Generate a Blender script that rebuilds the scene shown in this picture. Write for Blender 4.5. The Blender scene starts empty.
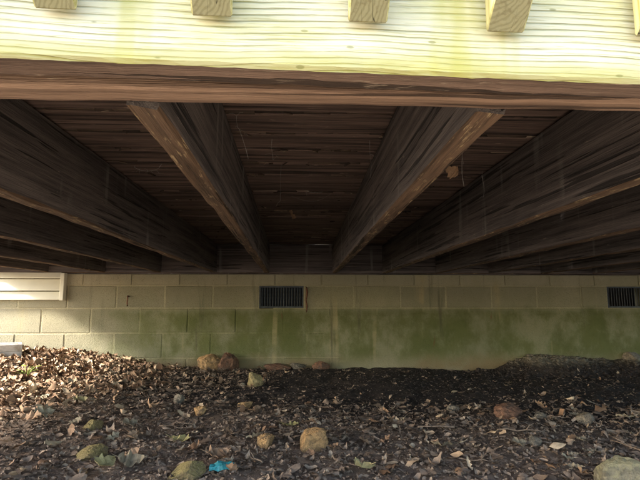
import bpy, bmesh, math, random
import numpy as np
from mathutils import Vector, Matrix, Euler

SC = bpy.context.scene
COL = SC.collection
R = math.radians
rnd = random.Random(7)
rng = np.random.default_rng(11)

# ------------------------------------------------------------------ camera
CAM_Z = 0.53
cam = bpy.data.cameras.new('camera')
cam.sensor_width = 36.0
cam.lens = 27.0
cam.clip_start = 0.02
cam.clip_end = 500
cam_o = bpy.data.objects.new('camera', cam)
cam_o.location = (0, 0, CAM_Z)
cam_o.rotation_euler = (R(97.5), 0, R(-2.6))
COL.objects.link(cam_o)
SC.camera = cam_o

# ------------------------------------------------------------------ light: low sun from the left, just in front of the house
TO_SUN = Vector((-0.86, -0.20, 0.50)).normalized()
world = bpy.data.worlds.new('World')
SC.world = world
world.use_nodes = True
wn = world.node_tree
bg = wn.nodes['Background']
sky = wn.nodes.new('ShaderNodeTexSky')
sky.sky_type = 'NISHITA'
sky.sun_disc = False
sky.sun_elevation = math.asin(TO_SUN.z)
sky.sun_rotation = math.atan2(TO_SUN.x, TO_SUN.y)
sky.dust_density = 2.0
wn.links.new(sky.outputs[0], bg.inputs[0])
bg.inputs[1].default_value = 0.15
sun = bpy.data.lights.new('sun', 'SUN')
sun.energy = 3.8
sun.angle = R(8)
sun.color = (1.0, 0.95, 0.86)
sun_o = bpy.data.objects.new('sun', sun)
sun_o.rotation_euler = (-TO_SUN).to_track_quat('-Z', 'Y').to_euler()
sun_o.location = TO_SUN * 20
COL.objects.link(sun_o)
SC.view_settings.view_transform = 'Standard'
SC.view_settings.look = 'None'
SC.view_settings.gamma = 1.0
SC.view_settings.exposure = 2.78
SC.cycles.max_bounces = 8
SC.cycles.diffuse_bounces = 5

# ------------------------------------------------------------------ helpers
def tag(o, label=None, cat=None, group=None, kind=None):
    if label: o['label'] = label
    if cat: o['category'] = cat
    if group: o['group'] = group
    if kind: o['kind'] = kind
    return o

def link(name, me, mats=None, parent=None, loc=None, rot=None):
    o = bpy.data.objects.new(name, me)
    COL.objects.link(o)
    if mats is not None and me is not None and len(me.materials) == 0:
        for m in (mats if isinstance(mats, (list, tuple)) else [mats]):
            me.materials.append(m)
    if parent is not None: o.parent = parent
    if loc is not None: o.location = loc
    if rot is not None: o.rotation_euler = rot
    return o

def empty(name, loc=(0, 0, 0), rot=(0, 0, 0)):
    o = bpy.data.objects.new(name, None)
    o.empty_display_size = 0.1
    o.location = loc
    o.rotation_euler = rot
    COL.objects.link(o)
    return o

def mesh(name, verts, faces, smooth=False, mat_idx=None):
    me = bpy.data.meshes.new(name)
    me.from_pydata([tuple(v) for v in verts], [], [tuple(f) for f in faces])
    me.update()
    if smooth:
        me.polygons.foreach_set('use_smooth', [True] * len(me.polygons))
    if mat_idx is not None:
        me.polygons.foreach_set('material_index', mat_idx)
    return me

def big_mesh(name, V, F, smooth=False):
    """V (n,3), F (m,k) with constant k"""
    me = bpy.data.meshes.new(name)
    V = np.asarray(V, np.float32); F = np.asarray(F, np.int32)
    k = F.shape[1]
    me.vertices.add(len(V)); me.vertices.foreach_set('co', V.ravel())
    me.loops.add(F.size); me.loops.foreach_set('vertex_index', F.ravel())
    me.polygons.add(len(F))
    me.polygons.foreach_set('loop_start', np.arange(0, F.size, k, dtype=np.int32))
    if smooth:
        me.polygons.foreach_set('use_smooth', np.ones(len(F), bool))
    me.update(calc_edges=True); me.validate()
    return me

def box_mesh(name, sx, sy, sz, bevel=0.0):
    bm = bmesh.new()
    bmesh.ops.create_cube(bm, size=1.0)
    for v in bm.verts:
        v.co = Vector((v.co.x * sx, v.co.y * sy, v.co.z * sz))
    if bevel:
        bmesh.ops.bevel(bm, geom=bm.edges[:], offset=bevel, segments=1, affect='EDGES')
    me = bpy.data.meshes.new(name)
    bm.to_mesh(me); bm.free()
    return me

# value noise on arrays ------------------------------------------------------
def _hash(ix, iy, s):
    h = (ix.astype(np.int64) * 374761393 + iy.astype(np.int64) * 668265263 + s * 982451653) & 0x7fffffff
    h = ((h ^ (h >> 13)) * 1274126177) & 0x7fffffff
    return ((h ^ (h >> 16)) & 0xffff) / 65535.0

def vnoise(x, y, s=0):
    ix = np.floor(x); iy = np.floor(y)
    fx = x - ix; fy = y - iy
    fx = fx * fx * (3 - 2 * fx); fy = fy * fy * (3 - 2 * fy)
    a = _hash(ix, iy, s); b = _hash(ix + 1, iy, s); c = _hash(ix, iy + 1, s); d = _hash(ix + 1, iy + 1, s)
    return (a * (1 - fx) + b * fx) * (1 - fy) + (c * (1 - fx) + d * fx) * fy

def fbm(x, y, oct=4, s=0):
    t = 0; a = 0.5
    for i in range(oct):
        t = t + a * (vnoise(x, y, s + i) - 0.5); x = x * 2.07; y = y * 2.03; a *= 0.5
    return t

def sstep(a, b, x):
    t = np.clip((x - a) / (b - a), 0, 1)
    return t * t * (3 - 2 * t)

# shader helper ---------------------------------------------------------------
class Mat:
    def __init__(s, name, rough=0.85, spec=0.25):
        s.m = bpy.data.materials.new(name); s.m.use_nodes = True
        s.t = s.m.node_tree; s.b = s.t.nodes['Principled BSDF']
        s.b.inputs['Roughness'].default_value = rough
        s.b.inputs['Specular IOR Level'].default_value = spec
    def n(s, typ, **kw):
        nd = s.t.nodes.new(typ)
        for k, v in kw.items(): setattr(nd, k, v)
        return nd
    def put(s, sock, v):
        if v is None: return
        if hasattr(v, 'is_linked') or isinstance(v, bpy.types.NodeSocket): s.t.links.new(v, sock)
        else:
            if sock.type == 'RGBA' and len(v) == 3: v = (*v, 1)
            sock.default_value = v
    def pos(s): return s.n('ShaderNodeNewGeometry').outputs['Position']
    def obj(s): return s.n('ShaderNodeTexCoord').outputs['Object']
    def island(s): return s.n('ShaderNodeNewGeometry').outputs['Random Per Island']
    def orand(s): return s.n('ShaderNodeObjectInfo').outputs['Random']
    def map(s, v, scale=(1, 1, 1), loc=(0, 0, 0)):
        nd = s.n('ShaderNodeMapping'); s.put(nd.inputs[0], v)
        s.put(nd.inputs['Scale'], scale); s.put(nd.inputs['Location'], loc)
        return nd.outputs[0]
    def noise(s, v, scale=5, det=4, rough=0.55, dist=0):
        nd = s.n('ShaderNodeTexNoise'); s.put(nd.inputs['Vector'], v)
        nd.inputs['Scale'].default_value = scale; nd.inputs['Detail'].default_value = det
        nd.inputs['Roughness'].default_value = rough; nd.inputs['Distortion'].default_value = dist
        return nd.outputs[0]
    def voro(s, v, scale=5, feature='F1'):
        nd = s.n('ShaderNodeTexVoronoi', feature=feature); s.put(nd.inputs['Vector'], v)
        nd.inputs['Scale'].default_value = scale
        return nd.outputs['Distance']
    def math(s, op, a, b=0.0, c=None, clamp=False):
        nd = s.n('ShaderNodeMath', operation=op, use_clamp=clamp)
        s.put(nd.inputs[0], a); s.put(nd.inputs[1], b)
        if c is not None: s.put(nd.inputs[2], c)
        return nd.outputs[0]
    def step(s, v, a, b, lo=0.0, hi=1.0):
        nd = s.n('ShaderNodeMapRange', interpolation_type='SMOOTHSTEP')
        s.put(nd.inputs[0], v); nd.inputs[1].default_value = a; nd.inputs[2].default_value = b
        nd.inputs[3].default_value = lo; nd.inputs[4].default_value = hi
        return nd.outputs[0]
    def mix(s, f, a, b, mode='MIX'):
        nd = s.n('ShaderNodeMix', data_type='RGBA', blend_type=mode)
        s.put(nd.inputs[0], f); s.put(nd.inputs[6], a); s.put(nd.inputs[7], b)
        return nd.outputs[2]
    def ramp(s, v, stops):
        nd = s.n('ShaderNodeValToRGB'); e = nd.color_ramp.elements
        while len(e) < len(stops): e.new(0.5)
        for i, (p, c) in enumerate(stops):
            e[i].position = p; e[i].color = (*c, 1)
        s.put(nd.inputs[0], v)
        return nd.outputs[0]
    def sep(s, v):
        nd = s.n('ShaderNodeSeparateXYZ'); s.put(nd.inputs[0], v); return nd.outputs
    def comb(s, x, y, z):
        nd = s.n('ShaderNodeCombineXYZ'); s.put(nd.inputs[0], x); s.put(nd.inputs[1], y); s.put(nd.inputs[2], z)
        return nd.outputs[0]
    def vadd(s, a, b):
        nd = s.n('ShaderNodeVectorMath', operation='ADD'); s.put(nd.inputs[0], a); s.put(nd.inputs[1], b); return nd.outputs[0]
    def bump(s, h, strength=0.4, dist=0.004):
        nd = s.n('ShaderNodeBump'); s.put(nd.inputs['Height'], h)
        nd.inputs['Strength'].default_value = strength; nd.inputs['Distance'].default_value = dist
        s.t.links.new(nd.outputs[0], s.b.inputs['Normal'])
    def color(s, c):
        s.put(s.b.inputs['Base Color'], c); return s

# ------------------------------------------------------------------ materials
def wood_coords(M):
    """object coords (board long axis = local X) shifted by the object's random number"""
    r = M.math('MULTIPLY', M.orand(), 37.0)
    return M.vadd(M.obj(), M.comb(r, r, r))

def m_old_wood(name, dark, light, fleck, streaks=False, fleck_amt=0.62):
    M = Mat(name, 0.8, 0.3)
    v = wood_coords(M)
    g1 = M.noise(M.map(v, (1.3, 55, 55)), 1.0, 5, 0.6)
    g2 = M.noise(M.map(v, (9, 420, 420)), 1.0, 3, 0.7)
    blot = M.noise(M.map(v, (1.6, 7, 7)), 1.0, 4)
    f = M.math('MULTIPLY_ADD', g1, 0.55, M.math('MULTIPLY_ADD', g2, 0.34, M.math('MULTIPLY', blot, 0.21)))
    c = M.ramp(f, [(0.42, dark), (0.66, light)])
    crack = M.step(M.noise(M.map(v, (1.4, 62, 62), (3, 9, 2)), 1.0, 3), 0.60, 0.64)
    c = M.mix(M.math('MULTIPLY', crack, 0.75), c, tuple(x * 0.25 for x in dark))
    fl = M.step(M.math('MULTIPLY_ADD', g2, 0.35, M.math('MULTIPLY', M.noise(M.map(v, (16, 62, 62)), 1.0, 5, 0.65), 0.7)), fleck_amt, fleck_amt + 0.07)
    c = M.mix(fl, c, fleck)
    if streaks:   # pale water runs down the joist side, below the gaps between the deck boards
        o = M.obj()
        s1 = M.step(M.noise(M.map(v, (17, 0.01, 1.1)), 1.0, 2, 0.4), 0.60, 0.70)
        s2 = M.step(M.noise(M.map(v, (5, 5, 6)), 1.0, 3), 0.42, 0.62)
        c = M.mix(M.math('MULTIPLY', M.math('MULTIPLY', s1, s2), 0.6), c, (0.27, 0.25, 0.23))
    M.color(c)
    h = M.math('MULTIPLY_ADD', g2, 0.8, M.math('MULTIPLY_ADD', crack, -1.2, g1))
    M.bump(h, 0.9, 0.005)
    return M.m

MAT = {}
MAT['joist'] = m_old_wood('aged joist wood', (0.036, 0.031, 0.031), (0.185, 0.153, 0.140), (0.32, 0.265, 0.22), True, 0.65)
MAT['joist_low'] = m_old_wood('flaking joist edge', (0.030, 0.019, 0.013), (0.185, 0.112, 0.068), (0.36, 0.26, 0.145), False, 0.58)
MAT['decking'] = m_old_wood('aged decking underside', (0.026, 0.018, 0.016), (0.255, 0.172, 0.142), (0.40, 0.30, 0.24), False, 0.63)
MAT['rim_low'] = m_old_wood('red brown rim board underside', (0.060, 0.038, 0.029), (0.27, 0.180, 0.135), (0.40, 0.31, 0.23), False, 0.60)

MAT['rim_in'] = m_old_wood('orange brown inner rim underside', (0.10, 0.058, 0.040), (0.38, 0.245, 0.168), (0.46, 0.34, 0.24), False, 0.66)
def m_algae_wood():
    M = Mat('algae stained rim board', 0.75, 0.3)
    o = M.obj()
    x, y, z = M.sep(o)
    low = M.noise(M.map(o, (2.1, 2, 5)), 1.0, 2, 0.45)
    mid = M.noise(M.map(o, (9, 5, 30)), 1.0, 3)
    fine = M.noise(M.map(o, (40, 60, 420)), 1.0, 3)
    zz = M.math('MULTIPLY_ADD', low, 0.045, M.math('MULTIPLY_ADD', mid, 0.0025, z))
    ph = M.math('FRACT', M.math('MULTIPLY', zz, 140.0))
    line = M.math('MULTIPLY', M.step(ph, 0.60, 0.92), M.step(ph, 0.94, 1.0, 1.0, 0.0))
    line = M.math('MULTIPLY', line, M.step(M.noise(M.map(o, (7, 5, 60), (4, 4, 1)), 1.0, 3), 0.30, 0.62, 0.25, 1.0))
    base = M.mix(M.step(M.noise(M.map(o, (5, 5, 16), (7, 1, 3)), 1.0, 4), 0.4, 0.65), (0.57, 0.545, 0.40), (0.50, 0.475, 0.25))
    base = M.mix(M.step(fine, 0.42, 0.70, 0.0, 0.5), base, (0.60, 0.57, 0.43))
    c = M.mix(M.math('MULTIPLY', line, 0.80), base, (0.155, 0.14, 0.03))
    c = M.mix(M.step(M.noise(M.map(o, (14, 60, 520), (5, 5, 5)), 1.0, 4, 0.7), 0.52, 0.66, 0, 0.5), c, (0.24, 0.22, 0.07))
    # green band along the wet lower edge
    edge = M.step(M.math('MULTIPLY_ADD', mid, 0.02, z), -0.100, -0.080, 1.0, 0.0)
    c = M.mix(M.math('MULTIPLY', edge, 0.6), c, (0.30, 0.275, 0.06))
    # runs below the balusters
    drip = M.step(M.noise(M.map(o, (8, 1, 0.5), (2, 2, 2)), 1.0, 4, 0.6), 0.52, 0.66)
    c = M.mix(M.math('MULTIPLY', drip, 0.6), c, (0.33, 0.31, 0.055))
    spots = M.step(M.voro(M.map(o, (18, 10, 50)), 1.0), 0.10, 0.06)
    c = M.mix(M.math('MULTIPLY', spots, 0.55), c, (0.12, 0.12, 0.02))
    M.color(c)
    M.bump(M.math('MULTIPLY_ADD', line, -0.8, M.math('MULTIPLY', fine, 0.5)), 0.55, 0.003)
    return M.m
MAT['rim_face'] = m_algae_wood()

def m_endgrain():
    M = Mat('baluster end grain', 0.9, 0.15)
    o = M.obj()
    r = M.orand()
    v = M.vadd(o, M.comb(M.math('MULTIPLY_ADD', r, 0.05, 0.012), M.math('MULTIPLY_ADD', r, -0.03, 0.03), 0))
    x, y, z = M.sep(M.vadd(v, M.map(M.noise(o, 60, 2), (0.006, 0.006, 0.006))))
    rad = M.math('SQRT', M.math('ADD', M.math('MULTIPLY', x, x), M.math('MULTIPLY', y, y)))
    ring = M.math('SINE', M.math('MULTIPLY', rad, 1500.0))
    n = M.noise(o, 90, 4)
    c = M.mix(M.step(ring, -0.2, 0.9), (0.25, 0.225, 0.125), (0.20, 0.178, 0.095))
    c = M.mix(M.step(n, 0.52, 0.68), c, (0.16, 0.135, 0.07))
    cr = M.step(M.noise(M.map(M.vadd(o, M.comb(r, r, r)), (45, 16, 1)), 1.0, 1, 0.4, 0.6), 0.492, 0.5)
    cr2 = M.step(M.noise(M.map(M.vadd(o, M.comb(r, r, r)), (45, 16, 1)), 1.0, 1, 0.4, 0.6), 0.5, 0.508, 1, 0)
    c = M.mix(M.math('MULTIPLY', M.math('MULTIPLY', cr, cr2), 0.85), c, (0.03, 0.025, 0.015))
    M.color(c); M.bump(n, 0.6, 0.002)
    return M.m
MAT['endgrain'] = m_endgrain()

def m_side_wood():
    M = Mat('algae stained baluster side', 0.8, 0.2)
    o = wood_coords(M)
    g = M.noise(M.map(o, (120, 120, 3)), 1.0, 4)
    c = M.ramp(g, [(0.35, (0.20, 0.18, 0.05)), (0.6, (0.46, 0.43, 0.22))])
    M.color(c); M.bump(g, 0.4, 0.002)
    return M.m
MAT['baluster'] = m_side_wood()

def wall_color(M, block, lime=False):
    p = M.pos()
    x, y, z = M.sep(p)
    big = M.noise(M.map(p, (1.1, 1, 1.7)), 1.0, 4, 0.6)
    med = M.noise(M.map(p, (7, 7, 7), (3, 1, 8)), 1.0, 8, 0.66)
    fine = M.noise(p, 140, 4, 0.65)
    pit = M.step(M.math('MULTIPLY_ADD', M.noise(p, 45, 3), 0.5, M.voro(p, 120)), 0.46, 0.36)
    base = M.mix(M.step(big, 0.35, 0.65), (0.36, 0.33, 0.22), (0.275, 0.25, 0.172))
    if block:
        base = M.mix(M.math('MULTIPLY', M.orand(), 0.65), base, (0.255, 0.235, 0.175))
    if lime: base = M.mix(0.7, base, (0.47, 0.42, 0.28))
    base = M.mix(M.step(fine, 0.40, 0.68, 0.0, 0.45), base, (0.20, 0.185, 0.12))
    base = M.mix(M.step(z, 0.668, 0.672, 0.0, 0.55), base, (0.46, 0.41, 0.29))
    # green algae on the damp part, fading out towards the sunny left end
    damp_x = M.step(M.math('MULTIPLY_ADD', big, 1.1, x), -1.35, -0.45)
    damp_z = M.math('MULTIPLY', M.step(M.math('MULTIPLY_ADD', med, 0.12, z), 0.50, 0.58, 1.0, 0.33), M.step(z, -0.02, 0.16, 0.35, 1.0))
    patch = M.step(M.math('MULTIPLY_ADD', M.noise(M.map(p, (3.4, 1, 2.2), (9, 2, 5)), 1.0, 9, 0.68), 0.75, M.math('MULTIPLY', med, 0.3)), 0.40, 0.60)
    g = M.math('MULTIPLY', M.math('MULTIPLY', damp_x, damp_z), M.math('MULTIPLY_ADD', patch, 0.50, 0.50))
    c = M.mix(g, base, M.mix(med, (0.064, 0.080, 0.024), (0.145, 0.15, 0.062)))
    # brown soil splash near the ground and pale lime runs from the ledge
    soil = M.step(M.math('MULTIPLY_ADD', med, 0.16, z), 0.10, 0.24, 1.0, 0.0)
    c = M.mix(M.math('MULTIPLY', soil, M.step(big, 0.4, 0.6, 0.2, 0.75)), c, (0.20, 0.135, 0.065))
    run = M.step(M.noise(M.map(p, (8.5, 0, 0.55), (1, 1, 4)), 1.0, 3, 0.5), 0.60, 0.70)
    run = M.math('MULTIPLY', run, M.step(M.noise(M.map(p, (3, 3, 6), (6, 6, 2)), 1.0, 3), 0.35, 0.6))
    c = M.mix(M.math('MULTIPLY', run, 0.65), c, (0.33, 0.28, 0.15))
    dark = M.step(M.noise(M.map(p, (9, 0, 0.8), (7, 1, 9)), 1.0, 4, 0.6), 0.60, 0.72)
    c = M.mix(M.math('MULTIPLY', dark, M.math('MULTIPLY_ADD', damp_x, 0.45, 0.15)), c, (0.07, 0.068, 0.042))
    rust = M.step(M.noise(M.map(p, (13, 13, 3.0), (2, 7, 1)), 1.0, 3), 0.70, 0.76)
    c = M.mix(M.math('MULTIPLY', rust, 0.7), c, (0.13, 0.06, 0.03))
    c = M.mix(M.math('MULTIPLY', pit, 0.55 if block else 0.15), c, (0.09, 0.08, 0.05))
    return c, fine, pit, med

def m_wall(name, block, lime=False):
    M = Mat(name, 0.95, 0.1)
    c, fine, pit, med = wall_color(M, block, lime)
    M.color(c)
    M.bump(M.math('MULTIPLY_ADD', pit, -0.9 if block else -0.2, M.math('MULTIPLY_ADD', med, 0.6, fine)), 0.7 if block else 0.8, 0.006)
    return M.m
MAT['block'] = m_wall('concrete block', True)
MAT['parge'] = m_wall('parged cement', False)
MAT['mortar'] = m_wall('mortar', False, True)

def m_simple(name, col, var=0.25, scale=30, rough=0.8, bump=0.3, spec=0.3, metal=0.0, dirt=None):
    M = Mat(name, rough, spec)
    o = M.obj(); n = M.noise(o, scale, 4)
    c = M.mix(M.step(n, 0.3, 0.7), tuple(x * (1 - var) for x in col), tuple(min(1, x * (1 + var)) for x in col))
    if dirt: c = M.mix(M.step(M.noise(o, scale * 0.35, 5), 0.5, 0.68, 0, 0.8), c, dirt)
    M.color(c); M.b.inputs['Metallic'].default_value = metal
    if bump: M.bump(n, bump, 0.003)
    return M.m
MAT['siding'] = m_simple('white vinyl siding', (0.70, 0.68, 0.56), 0.05, 6, 0.5, 0.0)
MAT['vent'] = m_simple('dark painted vent metal', (0.045, 0.055, 0.065), 0.3, 40, 0.55, 0.1)
MAT['cavity'] = m_simple('painted crawl space shade', (0.02, 0.018, 0.016), 0.2, 9, 0.95, 0)  # near-black colour stands in for the shade behind the vents
MAT['steel'] = m_simple('rusty steel', (0.13, 0.06, 0.035), 0.4, 90, 0.8, 0.5)
MAT['splash'] = m_simple('pale cast concrete', (0.55, 0.50, 0.44), 0.12, 45, 0.9, 0.35, dirt=(0.34, 0.27, 0.19))
MAT['web'] = m_simple('cobweb silk', (0.42, 0.40, 0.38), 0.1, 50, 0.7, 0)
MAT['turq'] = m_simple('turquoise plastic', (0.08, 0.44, 0.46), 0.25, 70, 0.45, 0.2, 0.5)
MAT['sprig'] = m_simple('fresh green leaf', (0.22, 0.30, 0.05), 0.25, 60, 0.6, 0.1)
MAT['twig'] = m_simple('dry twig bark', (0.17, 0.125, 0.09), 0.35, 80, 0.9, 0.4)

def m_rock(name, c1, c2, moss=None, moss_amt=0.5):
    M = Mat(name, 0.9, 0.2)
    r = M.math('MULTIPLY', M.orand(), 20.0)
    o = M.vadd(M.obj(), M.comb(r, r, r))
    n = M.noise(o, 38, 7, 0.65); f = M.noise(o, 210, 5, 0.75); q = M.noise(o, 16, 5, 0.6, 0.8)
    c = M.mix(M.step(n, 0.38, 0.62), c1, tuple(x * 0.75 for x in c2))
    c = M.mix(M.step(f, 0.48, 0.68, 0, 0.7), c, tuple(x * 0.35 for x in c1))
    c = M.mix(M.step(q, 0.54, 0.66, 0, 0.6), c, (0.11, 0.088, 0.068))
    c = M.mix(M.step(f, 0.40, 0.30, 0, 0.5), c, tuple(min(1, x * 1.5) for x in c1))
    if moss:
        up = M.sep(M.n('ShaderNodeNewGeometry').outputs['Normal'])[2]
        mm = M.step(M.math('MULTIPLY_ADD', up, 0.25, M.noise(o, 40, 5, 0.65)), 1 - moss_amt - 0.12, 1 - moss_amt + 0.12)
        c = M.mix(M.math('MULTIPLY', mm, 0.85), c, moss)
    M.color(c); M.bump(M.math('MULTIPLY_ADD', f, 0.6, n), 1.0, 0.010)
    return M.m
MAT['rock_tan'] = m_rock('tan sandstone', (0.46, 0.28, 0.125), (0.36, 0.23, 0.115))
MAT['rock_yellow'] = m_rock('yellow sandstone', (0.44, 0.34, 0.16), (0.34, 0.26, 0.13))
MAT['rock_red'] = m_rock('red brown stone', (0.24, 0.125, 0.075), (0.16, 0.09, 0.06))
MAT['rock_grey'] = m_rock('grey brown stone', (0.25, 0.21, 0.155), (0.17, 0.145, 0.11))
MAT['rock_moss'] = m_rock('mossy stone', (0.32, 0.235, 0.11), (0.23, 0.17, 0.085), (0.27, 0.215, 0.085), 0.34)
MAT['rock_pale'] = m_rock('pale lichen covered stone', (0.27, 0.24, 0.165), (0.20, 0.18, 0.125), (0.30, 0.27, 0.155), 0.42)

def m_soil():
    M = Mat('dark garden soil', 0.95, 0.15)
    p = M.pos()
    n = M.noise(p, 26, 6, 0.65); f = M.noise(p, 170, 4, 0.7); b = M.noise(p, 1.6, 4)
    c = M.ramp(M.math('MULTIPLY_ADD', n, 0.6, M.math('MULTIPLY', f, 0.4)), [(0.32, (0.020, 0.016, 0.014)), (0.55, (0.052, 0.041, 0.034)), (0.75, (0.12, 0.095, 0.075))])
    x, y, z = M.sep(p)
    dry = M.step(M.math('MULTIPLY_ADD', b, -0.9, M.math('MULTIPLY_ADD', x, 0.25, y)), 2.3, 1.35)  # daylight falling off towards the wall, painted as paler soil at the front
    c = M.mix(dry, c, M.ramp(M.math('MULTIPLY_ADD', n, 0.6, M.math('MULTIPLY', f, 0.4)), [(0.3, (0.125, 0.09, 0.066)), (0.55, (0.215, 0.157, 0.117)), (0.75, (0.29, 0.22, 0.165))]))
    clay = M.math('MULTIPLY', M.step(z, 0.03, 0.10), M.math('MULTIPLY', M.step(x, 1.2, 1.5), M.step(y, 3.3, 3.6)))
    c = M.mix(M.math('MULTIPLY', clay, 0.8), c, M.ramp(n, [(0.3, (0.10, 0.087, 0.064)), (0.65, (0.25, 0.215, 0.158))]))
    # beyond the deck the litter is only material
    far = M.math('MAXIMUM', M.step(y, 0.75, 0.55), M.math('MAXIMUM', M.step(x, -3.2, -3.4), M.step(x, 3.3, 3.5)))
    lc = M.n('ShaderNodeTexVoronoi'); M.put(lc.inputs['Vector'], M.vadd(p, M.map(M.noise(p, 30, 2), (0.03, 0.03, 0.03)))); lc.inputs['Scale'].default_value = 22
    lcol = M.ramp(M.sep(lc.outputs['Color'])[0], [(0, (0.10, 0.082, 0.062)), (0.5, (0.23, 0.19, 0.14)), (1, (0.36, 0.31, 0.24))])
    c = M.mix(far, c, lcol)
    M.color(c); M.bump(M.math('MULTIPLY_ADD', f, 0.5, n), 0.8, 0.008)
    return M.m
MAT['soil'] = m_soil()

def m_leaf(name, stops, per_island, trans=0.0):
    M = Mat(name, 0.75, 0.25)
    r = M.island() if per_island else M.orand()
    p = M.pos()
    n = M.noise(p, 120, 3)
    c = M.ramp(r, stops)
    c = M.mix(M.step(n, 0.4, 0.72, 0, 0.55), c, M.mix(0.5, c, (0.05, 0.035, 0.025)))
    M.color(c)
    M.bump(M.noise(p, 220, 2), 0.35, 0.002)
    return M.m
MAT['litter'] = m_leaf('dead leaf litter', [(0.0, (0.155, 0.107, 0.075)), (0.35, (0.235, 0.167, 0.118)), (0.7, (0.29, 0.210, 0.150)), (0.9, (0.345, 0.258, 0.185)), (1.0, (0.44, 0.345, 0.24))], True)
MAT['litter_warm'] = m_leaf('tan leaf litter', [(0.0, (0.10, 0.055, 0.03)), (0.35, (0.24, 0.14, 0.08)), (0.7, (0.38, 0.25, 0.15)), (1.0, (0.50, 0.38, 0.25))], True)
MAT['leaf_pale'] = m_leaf('pale dry leaf', [(0.0, (0.24, 0.19, 0.125)), (1.0, (0.36, 0.30, 0.20))], False)
MAT['leaf_yellow'] = m_leaf('yellow green leaf', [(0.0, (0.29, 0.245, 0.10)), (1.0, (0.38, 0.31, 0.15))], False)
MAT['leaf_brown'] = m_leaf('brown dry leaf', [(0.0, (0.22, 0.13, 0.075)), (1.0, (0.34, 0.215, 0.13))], False)

MAT['gap'] = m_leaf('gap fill and debris', [(0, (0.035, 0.025, 0.02)), (0.7, (0.11, 0.075, 0.055)), (0.92, (0.25, 0.18, 0.13)), (1, (0.36, 0.29, 0.22))], True)
# ------------------------------------------------------------------ ground
def gh(x, y, detail=True):
    x = np.asarray(x, float); y = np.asarray(y, float)
    z = 0.015 + 0.105 * sstep(-0.9, -2.7, x) * sstep(1.6, 3.2, y) + 0.05 * sstep(-1.0, -1.7, x) * sstep(2.6, 3.9, y)
    z = z + 0.03 * sstep(-0.2, -1.4, x)
    z = z - 0.03 * sstep(0.7, 1.5, x) * sstep(2.6, 3.6, y)
    # hump of soil against the wall at the right
    prof = sstep(1.35, 2.05, x) * (1 - 0.40 * sstep(2.1, 2.7, x)) * (1 + 0.5 * fbm(x * 6, y * 5, 3, 33))
    z = z + 0.125 * prof * sstep(3.60, 3.88, y + 0.05 * np.sin(x * 7))
    z = z + 0.035 * fbm(x * 2.3, y * 2.3, 3, 5)
    if detail:
        near = sstep(6, 3.5, np.abs(x)) * sstep(-1.5, 0.3, y) 
        z = z + near * (0.024 * fbm(x * 14, y * 14, 4, 20) + 0.07 * fbm(x * 7, y * 8, 4, 25) * sstep(1.2, 1.6, x) * sstep(3.4, 3.7, y) + 0.016 * np.maximum(0, fbm(x * 42, y * 42, 3, 40)))
    return z

def axis(lo, hi, step, far):
    a = list(np.arange(lo, hi, step)); d = step; p = a[-1]
    while p < far: d *= 1.35; p += d; a.append(p)
    d = step; p = lo
    while p > -far: d *= 1.35; p -= d; a.insert(0, p)
    return np.array(a)
gx = axis(-3.4, 3.6, 0.016, 90); gy = axis(0.6, 4.0, 0.014, 90)
GX, GY = np.meshgrid(gx, gy)
GZ = gh(GX, GY)
nx, ny = len(gx), len(gy)
idx = np.arange(nx * ny).reshape(ny, nx)
F = np.stack([idx[:-1, :-1], idx[:-1, 1:], idx[1:, 1:], idx[1:, :-1]], -1).reshape(-1, 4)
me = big_mesh('ground', np.stack([GX, GY, GZ], -1).reshape(-1, 3), F, True)
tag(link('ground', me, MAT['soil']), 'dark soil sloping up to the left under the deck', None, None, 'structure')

# ------------------------------------------------------------------ foundation wall
WY = 3.93
wall = tag(empty('foundation_wall', (0, WY, 0)), 'algae stained concrete block foundation wall behind the deck', 'wall')
BL, BH, JT = 0.381, 0.1905, 0.009
XL, XR = -4.1, 4.9
courses = [(-0.20, 0.04), (0.0985 - 0.193, 0.24), (0.0985, 0.043), (0.294, 0.238), (0.489, 0.045)]
# course bottoms measured from the joints seen in the photo: 0.0985, 0.294, 0.489, 0.670
CB = [-0.292, -0.097, 0.0985, 0.2935, 0.4885]
OFF = [-1.449, -1.641, -1.453, -1.641, -1.449]
vents = [(-0.315, 0.045), (2.585, 2.945)]
bm_cache = {}
def block_mesh(w, h, d=0.19):
    k = (round(w, 3), round(h, 3))
    if k not in bm_cache:
        me = box_mesh('block', w, d, h, 0.004); me.materials.append(MAT['block']); bm_cache[k] = me
    return bm_cache[k]
PX0 = 0.15   # right of here the lower courses are parged over
for ci, zb in enumerate(CB):
    pitch = BL
    k0 = math.floor((XL - OFF[ci]) / pitch)
    x = OFF[ci] + k0 * pitch
    while x < XR:
        spans = [(x, x + pitch)]
        if ci == 4:
            for va, vb in vents:
                ns = []
                for a, b in spans:
                    if vb <= a or va >= b: ns.append((a, b)); continue
                    if va - a > 0.03: ns.append((a, va))
                    if b - vb > 0.03: ns.append((vb, b))
                spans = ns
        for a, b in spans:
            h = 0.1955 - JT if ci < 4 else 0.1815 - JT
            o = link('block', block_mesh(b - a - JT, h), None, wall,
                     ((a + b) / 2, 0.095 + rnd.uniform(-0.0025, 0.002), zb + JT / 2 + h / 2), (0, 0, R(rnd.uniform(-.25, .25))))
        x += pitch
# cap course under the joists, a little proud
x = XL
while x < XR:
    w = 0.381
    link('cap_block', block_mesh(w - 0.007, 0.088, 0.2), None, wall, (x + w / 2 + 0.1, 0.0945 + rnd.uniform(-.003, .003), 0.670 + 0.004 + 0.044))
    x += w
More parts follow.
